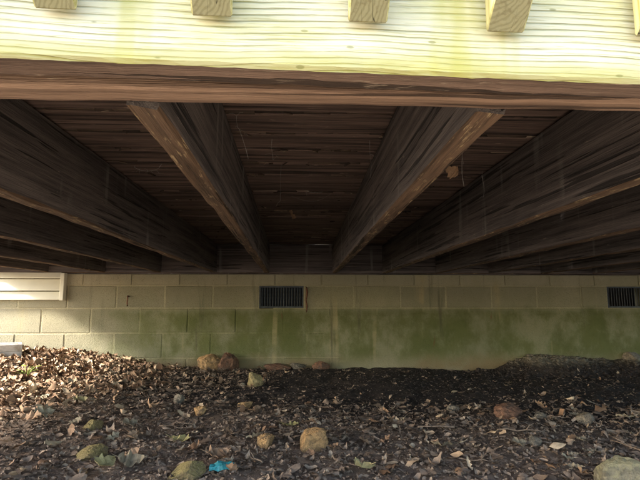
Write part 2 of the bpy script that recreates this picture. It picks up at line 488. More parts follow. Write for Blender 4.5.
# mortar behind the joints (split round the vents)
def mortar(x0, x1, z0, z1, name='mortar', y0=0.0026, y1=0.05, mat='mortar'):
    me = box_mesh(name, x1 - x0, y1 - y0, z1 - z0); me.materials.append(MAT[mat])
    return link(name, me, None, wall, ((x0 + x1) / 2, (y0 + y1) / 2, (z0 + z1) / 2))
mortar(XL, XR, -0.3, 0.487)
xs = [XL] + [v for ab in vents for v in ab] + [XR]
for i in range(0, len(xs), 2): mortar(xs[i], xs[i + 1], 0.4875, 0.669)
mortar(XL, XR, 0.6695, 0.763)
mortar(XL, XR, -0.3, 0.763, 'cavity_back', 0.24, 0.30, 'cavity')
# parging: thin uneven skin over the lower courses at the right
gx2 = np.arange(-0.2, 4.6, 0.012); gz2 = np.arange(-0.12, 0.50, 0.012)
PXg, PZg = np.meshgrid(gx2, gz2)
edge = sstep(0.05, 0.55, PXg + 0.55 * fbm(PXg * 2.0, PZg * 4.0, 3, 70)) * sstep(0.492, 0.44, PZg + 0.07 * fbm(PXg * 3.2, PZg * 3, 3, 80) + 0.02)
cover = edge + 0.8 * fbm(PXg * 3, PZg * 5, 4, 90)
thick = -0.006 + 0.0095 * sstep(0.15, 0.75, cover) + 0.0030 * fbm(PXg * 9, PZg * 9, 4, 95)
# faint print of the joints through the skin
for zj in (0.2935, 0.0985): thick -= 0.0014 * np.exp(-((PZg - zj) / 0.008) ** 2)
n1, n2 = len(gx2), len(gz2)
ii = np.arange(n1 * n2).reshape(n2, n1)
F = np.stack([ii[:-1, :-1], ii[:-1, 1:], ii[1:, 1:], ii[1:, :-1]], -1).reshape(-1, 4)
link('parging', big_mesh('parging', np.stack([PXg, -thick, PZg], -1).reshape(-1, 3), F, True), MAT['parge'], wall)
# vents with upright slats
bm = bmesh.new()
for cx_, cz_, w_, h_ in ((0, .082, .36, .012), (0, -.082, .36, .012), (-.174, 0, .012, .1515), (.174, 0, .012, .1515)):
    bmesh.ops.create_cube(bm, size=1.0, matrix=Matrix.Translation((cx_, 0, cz_)) @ Matrix.Diagonal((w_, .012, h_, 1)))
vent_me = bpy.data.meshes.new('vent'); bm.to_mesh(vent_me); bm.free()
slat = box_mesh('slat', 0.016, 0.0035, 0.150)
for m_ in (vent_me, slat): m_.materials.append(MAT['vent'])
for va, vb in vents:
    ve = link('vent', vent_me, None, wall, ((va + vb) / 2, 0.012, 0.580))
    for k in range(15):
        link('slat', slat, None, ve, (-0.155 + k * 0.0221, 0.004, 0), (0, 0, R(48)))
# rusty hook and a broken strip of metal beside the vent
bm = bmesh.new()
def tube_pts(bm, pts, rad, n=6):
    rings = []
    P = [Vector(p) for p in pts]
    for i, p in enumerate(P):
        t = (P[min(i + 1, len(P) - 1)] - P[max(i - 1, 0)]).normalized()
        a = t.orthogonal().normalized(); b = t.cross(a)
        r = rad[i] if isinstance(rad, (list, tuple)) else rad
        rings.append([bm.verts.new(p + (a * math.cos(k * 2 * math.pi / n) + b * math.sin(k * 2 * math.pi / n)) * r) for k in range(n)])
    for q in range(len(rings) - 1):
        for k in range(n):
            bm.faces.new((rings[q][k], rings[q][(k + 1) % n], rings[q + 1][(k + 1) % n], rings[q + 1][k]))
    bm.faces.new(list(reversed(rings[0]))); bm.faces.new(rings[-1])
def bm_obj(name, bm, mat, parent=None, loc=None, rot=None, smooth=True):
    me = bpy.data.meshes.new(name); bm.to_mesh(me); bm.free()
    if smooth: me.polygons.foreach_set('use_smooth', [True] * len(me.polygons))
    return link(name, me, mat, parent, loc, rot)
tube_pts(bm, [(0, 0.02, 0.03), (0, -0.03, 0.03), (0.004, -0.04, 0.015), (0.0, -0.03, -0.03), (-.004, -0.012, -0.045)], 0.006)
bm_obj('hook', bm, MAT['steel'], wall, (-1.352, 0, 0.555))
bm = bmesh.new()
tube_pts(bm, [(0, 0.0, 0.085), (0.006, -0.01, 0.04), (-.004, -0.012, -0.02), (0.004, -0.006, -0.07), (0, 0.0, -0.12)], [0.006, 0.008, 0.006, 0.007, 0.003], 5)
bm_obj('rusted_strap', bm, MAT['steel'], wall, (0.068, -0.001, 0.575))

# ------------------------------------------------------------------ house siding (left of the deck wall, and above the deck)
house = tag(empty('house_siding', (0, WY, 0)), 'white lap siding with end trim low on the house at left', 'siding')
def lap_mesh(L, h=0.1, t=0.026):
    # butt edge thick and tilted out
    prof = [(0.0, 0.006), (-t + 0.004, 0.006), (-t, 0.0), (-t - 0.001, 0.008), (-0.002, h + 0.008), (0.0, h + 0.008)]
    v = [(s * L / 2, y, z) for s in (-1, 1) for y, z in prof]
    n = 6
    f = [(i, (i + 1) % n, n + (i + 1) % n, n + i) for i in range(n)] + [tuple(range(n - 1, -1, -1)), tuple(range(n, 2 * n))]
    me = mesh('siding_board', v, f); me.materials.append(MAT['siding']); return me
LW = 2.2
lm = lap_mesh(LW, 0.082)
sx1 = -1.842
zlist = [0.628, 0.725]
link('siding_board', lap_mesh(LW, 0.055, 0.022), None, house, (sx1 - 0.032 - LW / 2, -0.022, 0.557))
for z in zlist: link('siding_board', lm, None, house, (sx1 - 0.032 - LW / 2, -0.022, z))
me = box_mesh('end_trim', 0.032, 0.050, 0.215, 0.003); me.materials.append(MAT['siding'])
link('end_trim', me, None, house, (sx1 - 0.016, -0.026, 0.552 + 0.1075))
me = box_mesh('starter_strip', LW, 0.021, 0.02, 0.002); me.materials.append(MAT['siding'])
link('starter_strip', me, None, house, (sx1 - 0.032 - LW / 2, -0.0105, 0.5665))
lm2 = lap_mesh(9.0, 0.16)
for k in range(16): link('siding_board', lm2, None, house, (0.4, 0.0, 1.06 + k * 0.158))
me = box_mesh('sheathing', 9.0, 0.1, 2.75); me.materials.append(MAT['siding'])
link('sheathing', me, None, house, (0.4, 0.06, 1.01 + 1.375))
me = box_mesh('sill_plate', 9.0, 0.15, 0.243); me.materials.append(MAT['joist'])
link('sill_plate', me, None, house, (0.4, 0.079, 0.7645 + 0.1215))

# ------------------------------------------------------------------ deck
JZ = CAM_Z + 0.24            # underside of joists and rim
JH, JW = 0.235, 0.040
deck = tag(empty('wooden_deck', (0, 0.5, 0)), 'weathered low wooden deck with algae stained rim board and dark joists', 'deck')
DX0, DX1 = -2.45, 4.6
def board_mesh(name, L, W, T, seg, jit=0.0015, bev=0.004, mats=None, low_mat=None, face_mat=None, bow=0.0, seed=0):
    """long axis X, thickness Y (T), height Z (W); chamfered section, uneven edges"""
    rr = random.Random(seed)
    b = bev
    prof = [(-T/2, -W/2 + b), (-T/2 + b, -W/2), (T/2 - b, -W/2), (T/2, -W/2 + b), (T/2, W/2 - b), (T/2 - b, W/2), (-T/2 + b, W/2), (-T/2, W/2 - b)]
    n = len(prof); v = []; f = []; mi = []
    for i in range(seg + 1):
        x = -L/2 + L * i / seg
        for j, (y, z) in enumerate(prof):
            k = jit if j in (0, 1, 2, 3) else jit * 0.4
            v.append((x, y + rr.gauss(0, k * 0.6), z + rr.gauss(0, k) + bow * math.sin(math.pi * i / seg)))
    for i in range(seg):
        for j in range(n):
            a = i * n + j; c = i * n + (j + 1) % n
            f.append((a, c, c + n, a + n))
            mi.append(1 if (low_mat and j in (0, 1, 2)) else (2 if (face_mat and j == 7) else 0))
    f.append(tuple(range(n - 1, -1, -1))); f.append(tuple(seg * n + q for q in range(n))); mi += [0, 0]
    me = mesh(name, v, f, False, mi)
    for m in (mats or []): me.materials.append(m)
    return me
# rim: two plies
RY0 = 0.475
L = DX1 - DX0; CX = (DX0 + DX1) / 2
me = board_mesh('rim_board', L, JH, 0.042, 420, 0.00045, 0.004, [MAT['rim_face'], MAT['rim_low'], MAT['rim_face']], True, True, seed=3)
# the outer ply stands a little off square to the inner one; its green skin rolls over the lower arris
link('rim_board', me, None, deck, (0, RY0 + 0.021 - 0.5 - 0.004, JZ + JH / 2 + 0.001), (0, 0, 0)).data.transform(Matrix.Translation((CX, 0, 0)))
fm = me.polygons
for p in fm:
    if p.material_index == 1 and p.normal.y < -0.3: p.material_index = 2
deck.children[-1].rotation_euler = (0, R(0.5), R(1.3))
me = board_mesh('rim_board', L, JH, 0.038, 160, 0.0006, 0.003, [MAT['rim_in'], MAT['rim_in'], MAT['rim_in']], True, True, seed=4)
link('inner_rim_board', me, None, deck, (CX, RY0 + 0.046 + 0.019 - 0.5, JZ + JH / 2 - 0.001))
RB = RY0 + 0.046 + 0.038
# joists: (x at rim, x at wall)
jx = []
for n in range(-6, 10):
    a = -0.193 + 0.44 * n
    b = a + (-0.06 if n == 0 else 0.05 if n == 1 else 0.02 * (1 if n > 0 else -1))
    if n < 0: a -= 0.03; b -= 0.02
    jx.append((n, a, b))
jm = [board_mesh('joist', 1.0, JH - 0.006, JW, 34, 0.0016, 0.0035, [MAT['joist'], MAT['joist_low']], True, seed=20 + k) for k in range(4)]
JY0, JY1 = RB + 0.022, WY - 0.002
cut = {}
for n, a, b in jx:
    if a < DX0 + .02 or a > DX1 - .02: continue
    Ln = math.hypot(JY1 - JY0, b - a)
    m0 = jm[n % 4]
    if n % 4 not in cut:
        m0.transform(Matrix.Scale(Ln, 4, (1, 0, 0))); cut[n % 4] = 1
    o = link('joist', m0, None, deck, ((a + b) / 2, (JY0 + JY1) / 2 - 0.5, JZ + JH / 2 + rnd.uniform(-.004, .003)), (R(rnd.uniform(-.6, .6)), 0, math.atan2(JY1 - JY0, b - a)))
# end joists close the deck's sides
for x in (DX1 - 0.02,):
    link('end_joist', jm[1], None, deck, (x, (JY0 + JY1) / 2 - 0.5, JZ + JH / 2), (0, 0, R(90)))
# blocking between two joists, ledger at the house
me = board_mesh('ledger_board', L - 0.1, JH - 0.004, 0.038, 20, 0.0015, 0.003, [MAT['joist'], MAT['joist_low']], True, seed=9)
link('ledger_board', me, None, deck, (CX, WY - 0.021 - 0.5, JZ + JH / 2 - 0.002))
# deck boards
bmz = [board_mesh('deck_board', L + 0.04, 0.027, (WY - 0.004 - RY0 + 0.03) / 24 - 0.0050, 40, 0.0014, 0.0055, [MAT['decking']], seed=40 + k) for k in range(4)]
NB = 24; y = RY0 - 0.03; BP = (WY - 0.004 - y) / NB; k = 0
while k < NB:
    link('deck_board', bmz[k % 4], None, deck, (CX + rnd.uniform(-.01, .01), y + BP / 2 - 0.5, JZ + JH + 0.0155 + rnd.uniform(-.005, .006)),
         (R(rnd.uniform(-2.3, 2.3)), 0, math.pi * (k % 2)))
    y += BP; k += 1
rr = random.Random(77); DV = []; DF = []
CV = np.array([(x_, y_, z_) for x_ in (-.5, .5) for y_ in (-.5, .5) for z_ in (-.5, .5)])
CF = np.array([(0, 1, 3, 2), (4, 6, 7, 5), (0, 4, 5, 1), (2, 3, 7, 6), (0, 2, 6, 4), (1, 5, 7, 3)])
def bit(cx, cy, cz, dx, dy, dz, az=0.0, ay=0.0):
    P = CV * (dx, dy, dz)
    P = P @ np.array([[math.cos(ay), 0, -math.sin(ay)], [0, 1, 0], [math.sin(ay), 0, math.cos(ay)]])
    P = P @ np.array([[math.cos(az), math.sin(az), 0], [-math.sin(az), math.cos(az), 0], [0, 0, 1]])
    DF.append(CF + 8 * len(DV)); DV.append(P + (cx, cy, cz))
for q in range(1, NB):
    yb = RY0 - 0.03 + BP * q
    x = DX0 + 0.05
    while x < DX1 - 0.05:
        w = rr.uniform(0.02, 0.13)
        bit(x + w / 2, yb + rr.uniform(-.001, .001) - 0.5, JZ + JH + rr.uniform(0.006, 0.014), w + 0.003, 0.0085, 0.012); x += w  # dirt strips added in the gaps so the sun does not leak through
    for _ in range(46):
        bit(rr.uniform(-2.2, 2.6), yb + rr.uniform(-.006, .006) - 0.5, JZ + JH - rr.uniform(-.002, .004), rr.uniform(.006, .036), rr.uniform(.0015, .005), rr.uniform(.001, .005), rr.gauss(0, .3), rr.gauss(0, .25))
tag(link('gap_fill_debris', big_mesh('gap_fill_debris', np.concatenate(DV), np.concatenate(DF)), MAT['gap'], deck), None, None, None, 'stuff')
# balusters nailed to the face of the rim, square cut at the bottom
SP = 0.1515
bal = box_mesh('baluster', 0.041, 0.041, 0.95, 0.0016)
bal.materials.append(MAT['baluster']); bal.materials.append(MAT['endgrain'])
for v in bal.vertices:
    if v.co.z < 0: v.co.z += (0.0205 - v.co.y) * 1.0
bal.update()
for p in bal.polygons:
    if p.normal.z < -0.6: p.material_index = 1
bots = {-3: 0.049, -2: 0.048, -1: 0.048, 0: 0.043, 1: 0.044}
# (index counted from the baluster right of the middle joist bay)
for k in range(-17, 31):
    x = 0.073 + SP * k
    if x < DX0 or x > DX1: continue
    x += {-2: -0.012, -1: -0.010, 0: -0.002, 1: -0.007, 2: 0.006}.get(k, 0)
    zb = bots.get(k - 1, 0.055 + rnd.uniform(-.006, .006))
    link('baluster', bal, None, deck, (x + 0.0, RY0 - 0.0225 - 0.012 - 0.5 + 0.0 + x * math.sin(R(1.3)), JZ + zb + 0.475), (0, 0, R(1.3)))
me = box_mesh('hand_rail', L, 0.14, 0.038, 0.005); me.materials.append(MAT['baluster'])
link('hand_rail', me, None, deck, (CX, RY0 + 0.02 - 0.5, JZ + 1.05))
# posts outside the frame
pm = box_mesh('post', 0.09, 0.09, 1.9, 0.004); pm.materials.append(MAT['rim_low'])
for x in (DX0 + 0.08, DX1 - 0.08):
    link('post', pm, None, deck, (x, RB + 0.05 - 0.5, 0.88))

# ------------------------------------------------------------------ leaves
def leaf_outline(kind, n=9):
    """half outline (x along the midrib 0..1, half width)"""
    out = []
    for i in range(n + 1):
        t = i / n
        if kind == 'oak':
            w = 0.30 * math.sin(math.pi * min(1, t * 0.93 + 0.05)) ** 0.7 * (1.0 if i % 2 else 0.52) * (0.65 + 0.5 * t)
        elif kind == 'maple':
            w = [0.03, 0.24, 0.25, 0.42, 0.30, 0.34, 0.20, 0.17, 0.09, 0.0][i] if n == 9 else 0.2
        else:
            w = 0.24 * math.sin(math.pi * t) ** 0.8
        out.append((t, w))
    return out

def leaf_verts(kind, n=9, curl=0.5, fold=0.3, twist=0.2, seed=0):
    rr = random.Random(seed)
    ol = leaf_outline(kind, n)
    V = []; Fc = []
    for i, (t, w) in enumerate(ol):
        tx = t - 0.5
        zc = curl * (tx * tx) * 1.0 + 0.03 * rr.gauss(0, 1)
        tw = twist * tx
        for s in (-1, 0, 1):
            yy = s * w * (1 + 0.12 * rr.gauss(0, 1))
            zz = zc + abs(yy) * fold + yy * tw + (0.035 * rr.gauss(0, 1) if s else 0)
            V.append((tx, yy, zz))
    for i in range(n):
        for s in (0, 1):
            a = i * 3 + s
            Fc.append((a, a + 1, a + 4, a + 3))
    return np.array(V), np.array(Fc)

def chip_verts(seed):
    """torn, curled flake of a leaf"""
    rr = random.Random(seed)
    m = 3
    V = []; Fc = []
    for i in range(m + 1):
        t = i / m - 0.5
        w = 0.30 * (1 - 1.6 * t * t) * rr.uniform(0.6, 1.2)
        for s in (-1, 0, 1):
            yy = s * w * rr.uniform(0.7, 1.25)
            V.append((t, yy, 0.9 * t * t * rr.uniform(-.3, 1) + abs(yy) * rr.uniform(-.4, .9) + rr.gauss(0, .03)))
    for i in range(m):
        for s in (0, 1):
            a = i * 3 + s; Fc.append((a, a + 1, a + 4, a + 3))
    return np.array(V), np.array(Fc)

def scatter(name, count, templates, dens, size, mat, zlift, seed, tilt=0.45, region=(-3.3, 3.4, 0.7, 3.9)):
    g = np.random.default_rng(seed)
    Vs = []; Fs = []; base = 0
    x = g.uniform(region[0], region[1], count * 3); y = g.uniform(region[2], region[3], count * 3)
    keep = g.uniform(0, 1, count * 3) < dens(x, y)
    x = x[keep][:count]; y = y[keep][:count]
    # nothing outside what the lens or a step aside could see
    m = np.abs(x) < 0.95 * y + 0.75
    x = x[m]; y = y[m]; n = len(x)
    z = gh(x, y)
    e = 0.01
    sx = (gh(x + e, y, False) - gh(x - e, y, False)) / (2 * e); sy = (gh(x, y + e, False) - gh(x, y - e, False)) / (2 * e)
    s = size(g, n)
    for ti, (TV, TF) in enumerate(templates):
        sel = np.arange(n) % len(templates) == ti
        c = sel.sum()
        if c == 0: continue
        a = g.uniform(0, 2 * np.pi, c); rx = g.normal(0, tilt, c); ry = g.normal(0, tilt, c)
        P = np.repeat(TV[None], c, 0) * s[sel][:, None, None]
        P[:, :, 2] *= g.choice([1, 1, -1], c)[:, None] * g.uniform(0.3, 1.6, c)[:, None]
        P[:, :, 1] *= g.uniform(0.6, 1.3, c)[:, None]
        def rot(P, ang, i, j):
            ca = np.cos(ang)[:, None]; sa = np.sin(ang)[:, None]
            A = P[:, :, i] * ca - P[:, :, j] * sa; B = P[:, :, i] * sa + P[:, :, j] * ca
            P[:, :, i] = A; P[:, :, j] = B
        rot(P, rx, 1, 2); rot(P, ry, 0, 2); rot(P, a, 0, 1)
        lift = np.maximum(0, -P[:, :, 2].min(1)) * 0.55 + zlift * g.uniform(0, 1, c)
        P[:, :, 2] += P[:, :, 0] * sx[sel][:, None] + P[:, :, 1] * sy[sel][:, None]
        P[:, :, 0] += x[sel][:, None]; P[:, :, 1] += y[sel][:, None]; P[:, :, 2] += (z[sel] + lift)[:, None]
        k = TV.shape[0]
        F_ = TF[None] + (np.arange(c) * k)[:, None, None] + base
        Vs.append(P.reshape(-1, 3)); Fs.append(F_.reshape(-1, 4)); base += c * k
    return link(name, big_mesh(name, np.concatenate(Vs), np.concatenate(Fs)), mat)

chips = [chip_verts(s) for s in range(9)]
small = [leaf_verts('oval', 5, 1.1, 0.6, 0.5, 3), leaf_verts('oval', 5, 0.6, 0.9, 0.9, 4), leaf_verts('oak', 8, 1.0, 0.5, 0.4, 5), leaf_verts('oak', 8, 0.8, 0.8, 0.8, 6), leaf_verts('oval', 6, 1.7, 0.3, 0.2, 8)]
def leftness(x, y): return sstep(-0.75, -1.6, x + 0.28 * (y - 3.0) * -1 + 0.8 * fbm(x * 1.5, y * 1.5, 3, 60))
def bare(x, y):
    b = sstep(2.0, 2.7, y + 0.7 * fbm(x * 2.4, y * 2.4, 3, 61)) * sstep(-0.95, -0.05, x + 0.25 * (2.8 - y))
    return np.clip(1 - 0.95 * b, 0.05, 1)
def d_grey(x, y): return bare(x, y) * (1 - 0.75 * leftness(x, y))
def d_warm(x, y): return np.clip(leftness(x, y), 0.03, 1) * bare(x, y)
o = scatter('leaf_litter', 52000, chips, d_grey, lambda g, n: 0.006 + 0.024 * g.beta(1.1, 3.2, n), MAT['litter'], 0.007, 1, 0.20)
tag(o, 'crumbled grey brown leaf litter covering the soil under the deck', 'leaf litter', None, 'stuff')
o = scatter('leaf_litter', 2200, small, d_grey, lambda g, n: 0.024 + 0.036 * g.beta(1.3, 3, n), MAT['litter'], 0.010, 2, 0.22)
tag(o, 'small curled brown leaves strewn through the litter', 'leaf litter', None, 'stuff')
o = scatter('leaf_litter', 12500, chips[:3] + small + small + [leaf_verts('oak', 9, 0.6, 0.35, 0.4, 21), leaf_verts('maple', 9, 0.6, 0.3, 0.4, 22)], d_warm, lambda g, n: 0.024 + 0.050 * g.beta(1.4, 2.6, n), MAT['litter_warm'], 0.022, 3)
tag(o, 'warm tan dry leaves heaped towards the lit left side', 'leaf litter', None, 'stuff')

# crumbs of soil and gravel
def clod(seed):
    bm = bmesh.new(); bmesh.ops.create_icosphere(bm, subdivisions=1, radius=0.5)
    rr = random.Random(seed)
    bmesh.ops.triangulate(bm, faces=bm.faces)
    V = np.array([v.co * rr.uniform(.65, 1.2) for v in bm.verts]) * np.array([1, .85, .6])
    Fq = np.array([[v.index for v in f.verts] for f in bm.faces]); bm.free()
    return V, Fq
def scatter_tri(name, count, T, dens, size, mat, seed, reg=(-3.3, 3.4, 1.0, 3.9)):
    g = np.random.default_rng(seed); x = g.uniform(reg[0], reg[1], count * 3); y = g.uniform(reg[2], reg[3], count * 3)
    k = g.uniform(0, 1, count * 3) < dens(x, y); x = x[k][:count]; y = y[k][:count]
    m = np.abs(x) < 0.95 * y + 0.7; x = x[m]; y = y[m]; n = len(x); z = gh(x, y); s = size(g, n)
    Vs = []; Fs = []; base = 0
    for ti, (TV, TF) in enumerate(T):
        sel = np.arange(n) % len(T) == ti; c = sel.sum()
        a = g.uniform(0, 6.28, c); P = TV[None] * s[sel][:, None, None]
        X = P[:, :, 0] * np.cos(a)[:, None] - P[:, :, 1] * np.sin(a)[:, None]; Y_ = P[:, :, 0] * np.sin(a)[:, None] + P[:, :, 1] * np.cos(a)[:, None]
        P = np.stack([X + x[sel][:, None], Y_ + y[sel][:, None], P[:, :, 2] + (z[sel] + s[sel] * 0.12)[:, None]], -1)
        Vs.append(P.reshape(-1, 3)); Fs.append((TF[None] + (np.arange(c) * TV.shape[0])[:, None, None] + base).reshape(-1, 3)); base += c * TV.shape[0]
    return link(name, big_mesh(name, np.concatenate(Vs), np.concatenate(Fs)), mat)
o = scatter('leaf_litter', 1900, [leaf_verts('oak', 9, 0.35, 0.15, 0.25, 11), leaf_verts('maple', 9, 0.3, 0.12, 0.3, 12), leaf_verts('oval', 6, 0.5, 0.25, 0.3, 13), leaf_verts('oak', 9, 0.5, 0.2, 0.4, 14)], d_grey, lambda g, n: 0.045 + 0.035 * g.beta(1.5, 2.5, n), MAT['litter'], 0.008, 8, 0.10)
tag(o, 'flat dull brown leaves matted into the foreground litter', 'leaf litter', None, 'stuff')
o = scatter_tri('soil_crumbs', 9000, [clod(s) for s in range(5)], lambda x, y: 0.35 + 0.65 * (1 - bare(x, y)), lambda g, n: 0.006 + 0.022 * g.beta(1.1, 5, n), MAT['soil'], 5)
o2 = scatter_tri('clay_clods', 1500, [clod(s) for s in range(9, 14)], lambda x, y: sstep(1.3, 1.7, x) * sstep(3.5, 3.68, y), lambda g, n: 0.010 + 0.050 * g.beta(1.0, 4, n), MAT['soil'], 9, (1.2, 3.2, 3.45, 3.9))
tag(o2, 'crumbly dry clods heaped on the soil hump at the right wall', 'soil', None, 'stuff')
tag(o, 'crumbs of dark soil and grit on the bare ground by the wall', 'soil', None, 'stuff')

# ------------------------------------------------------------------ things on the ground
CAMR = Euler(cam_o.rotation_euler).to_matrix()
def ray_ground(px, py, zoff=0.0):
    """place seen at a photo pixel (640x480), found on the real ground surface"""
    d = CAMR @ Vector(((px - 320) / 480, (240 - py) / 480, -1)); d /= d.y
    t = 1.2
    while t < 3.9:
        p = Vector((0, 0, CAM_Z)) + d * t
        if p.z <= float(gh(p.x, p.y, False)) + zoff: break
        t += 0.004
    p.z = float(gh(p.x, p.y)); return p

def rock_mesh(sx, sy, sz, seed, cuts=11, sub=4, soft=0.05, boxy=False, taper=0.0):
    rr = random.Random(seed)
    bm = bmesh.new(); bmesh.ops.create_icosphere(bm, subdivisions=sub, radius=1.0)
    planes = []
    for k in range(cuts):
        n = Vector((rr.gauss(0, 1), rr.gauss(0, 1), rr.gauss(0, 1))).normalized(); planes.append((n, rr.uniform(0.55, 0.85)))
    for v in bm.verts:
        if boxy: v.co = v.co * (0.82 / (abs(v.co.x) ** 7 + abs(v.co.y) ** 7 + abs(v.co.z) ** 7) ** (1 / 7))
        for n, d in planes:
            e = v.co.dot(n) - d
            if e > 0: v.co -= n * e * (1 - soft)
        vn = v.co.normalized(); v.co += vn * (rr.gauss(0, 0.016) + 0.22 * float(fbm(np.float64(vn.x * 2.2 + seed + vn.z), np.float64(vn.y * 2.2 + vn.z * 1.7 + seed), 4, seed)))
        tp = 1 - taper * (v.co.z * 0.5 + 0.5); v.co.x = v.co.x * tp + taper * 0.35 * v.co.z; v.co.y *= tp
        v.co = Vector((v.co.x * sx / 2, v.co.y * sy / 2, v.co.z * sz / 2))
    me = bpy.data.meshes.new('rock'); bm.to_mesh(me); bm.free()
    return me
# px, py (base centre), size x,y,z, material, yaw, tilt, label
rocks = [
 (210, 368, .20, .14, .14, 'rock_tan', 12, 22, 'tan wedge shaped rock leaning against a browner rock at the block wall'),
 (228, 367, .19, .14, .165, 'rock_red', 70, 5, 'rounded brown rock behind the tan wedge rock at the block wall'),
 (254, 386, .125, .10, .105, 'rock_yellow', 20, 35, 'pointed yellow stone standing on bare soil in front of the wall'),
 (245, 408, .085, .06, .04, 'rock_tan', 5, 0, 'flat tan stone half buried in front of the pointed yellow stone'),
 (243, 388, .035, .03, .03, 'rock_grey', 30, 0, 'small grey pebble just left of the pointed yellow stone'),
 (276, 369, .20, .10, .06, 'rock_red', 0, 0, 'low red brown rock at the wall foot right of the rock pair'),
 (297, 368, .12, .07, .05, 'rock_grey', 10, 0, 'low grey stone at the wall foot below the vent'),
 (320, 363, .15, .09, .07, 'rock_red', 25, 0, 'red brown stone against the wall below the rusty strap'),
 (312, 448, .105, .09, .075, 'rock_tan', 15, 18, 'angular tan rock in the centre foreground'),
 (266, 446, .062, .055, .045, 'rock_tan', 60, 0, 'round tan stone left of the angular foreground rock'),
 (185, 478, .105, .08, .056, 'rock_moss', 8, 14, 'mossy yellow green rock beside the turquoise scrap'),
 (92, 460, .085, .075, .045, 'rock_moss', 40, 10, 'mossy lump of rock at lower left, nearer of two'),
 (93, 429, .075, .06, .045, 'rock_moss', 80, 12, 'mossy stone at left among leaves, farther of two'),
 (508, 417, .125, .085, .062, 'rock_red', 0, 4, 'flat red brown stone lying on dark soil at right'),
 (585, 423, .062, .06, .052, 'rock_grey', 50, 0, 'round grey stone on dark soil at far right'),
 (541, 419, .055, .05, .035, 'rock_grey', 15, 0, 'small dull grey stone between the red brown and round stones'),
 (453, 412, .05, .04, .035, 'rock_grey', 0, 0, 'small grey stone left of the flat red brown stone'),
 (622, 492, .12, .10, .115, 'rock_pale', -14, 8, 'large pale lichen covered block at lower right corner'),
 (632, 360, .13, .09, .09, 'rock_grey', 10, 0, 'grey stone on the soil hump at far right wall'),
 (82, 473, .028, .028, .022, 'rock_tan', 0, 0, 'tiny orange tan pebble at lower left edge of leaves'),
 (200, 415, .06, .05, .045, 'rock_tan', 20, 0, 'small tan stone among litter left of the flat tan stone'),
 (178, 404, .06, .05, .05, 'rock_grey', 20, 0, 'small grey green stone among litter at left centre'),
 (535, 446, .05, .04, .03, 'rock_grey', 20, 0, 'small pale pebble among litter below the red brown stone'),
]
for i, (px, py, sx, sy, sz, mt, yaw, tl, lab) in enumerate(rocks):
    p = ray_ground(px, py)
    if p.y > WY - sy * 0.55: p.y = WY - sy * 0.55; p.z = float(gh(p.x, p.y))
    rm = rock_mesh(sx * 1.18, sy * 1.18, sz * 1.3, 100 + i, boxy=mt in ('rock_pale',) or 'wedge' in lab or 'angular' in lab, cuts=4 if mt == 'rock_pale' else 10, taper=0.55 if 'pointed yellow stone s' in lab else 0)
    ro = link('rock', rm, MAT[mt], None, (p.x, p.y, p.z + sz * 0.28), (R(tl * 0.4), R(-tl), R(yaw)))
    tag(ro, lab, 'rock', 'stones lying under the deck')

# single leaves that stand out
lv_cache = {}
def leaf_obj(px, py, kind, size, mat, yaw, label, group=None, tilt=(0.1, 0.1), lift=0.014, seed=0, loc=None):
    k = (kind, seed % 3, mat)
    if k not in lv_cache:
        V, Fc = leaf_verts(kind, 9, [0.4, 0.7, 0.25][seed % 3], [0.25, 0.12, 0.35][seed % 3], 0.3, 300 + seed)
        bm = bmesh.new(); vs = [bm.verts.new(v) for v in V]
        for f in Fc: bm.faces.new([vs[q] for q in f])
        # stem
        a = Vector(V[1]); st = [a, a + Vector((-.10, .01, .03)), a + Vector((-.22, -.01, .10))]
        tube_pts(bm, st, [0.012, 0.010, 0.008], 4)
        bmesh.ops.subdivide_edges(bm, edges=[e for e in bm.edges if e.calc_length() > 0.05], cuts=1, use_grid_fill=True)
        me = bpy.data.meshes.new('fallen_leaf'); bm.to_mesh(me); bm.free(); me.materials.append(MAT[mat])
        lv_cache[k] = me
    p = loc if loc is not None else ray_ground(px, py)
    o = link('fallen_leaf', lv_cache[k], None, None, (p[0], p[1], p[2] + (lift if loc is None else 0)), (tilt[0], tilt[1], R(yaw)))
    o.scale = (size, size, size)
    return tag(o, label, 'leaf', group)
leaf_obj(447, 450, 'oak', .105, 'leaf_pale', 165, 'large pale oak leaf lying right of centre in the foreground', tilt=(.25, .1), lift=.02, seed=0)
leaf_obj(362, 474, 'maple', .085, 'leaf_yellow', 120, 'bright yellow leaf at the bottom edge near the centre', tilt=(.4, .1), lift=.02, seed=1)
leaf_obj(290, 428, 'oak', .07, 'leaf_yellow', 10, 'olive lobed leaf behind the angular foreground rock', seed=2)
leaf_obj(180, 443, 'oak', .085, 'leaf_yellow', -20, 'yellow green lobed leaf at left centre of the foreground', tilt=(.2, 0), seed=0)
leaf_obj(217, 463, 'maple', .085, 'leaf_brown', 30, 'brown leaf lying against the turquoise scrap', tilt=(.3, .1), lift=.024, seed=1)
leaf_obj(254, 443, 'maple', .06, 'leaf_pale', 200, 'pale tan leaf beside the round tan stone', tilt=(.5, .2), lift=.02, seed=2)
leaf_obj(130, 428, 'maple', .075, 'leaf_pale', 60, 'pale cream leaf right of the farther mossy stone', tilt=(.4, .1), lift=.02, seed=0)
leaf_obj(132, 468, 'maple', .085, 'leaf_pale', 10, 'broad pale leaf at lower left near the frame bottom', tilt=(.4, .1), lift=.02, seed=1)
leaf_obj(28, 424, 'oak', .10, 'leaf_brown', 5, 'long flat pinkish brown leaf at the far left', tilt=(.5, 0), lift=.02, seed=2)
leaf_obj(44, 420, 'maple', .09, 'leaf_pale', 60, 'pale leaf overlapping the long flat brown leaf', tilt=(.5, 0.1), lift=.03, seed=0)
leaf_obj(105, 472, 'maple', .09, 'leaf_yellow', 80, 'yellowish leaf right of the nearer mossy lump', tilt=(.45, .1), lift=.02, seed=2)
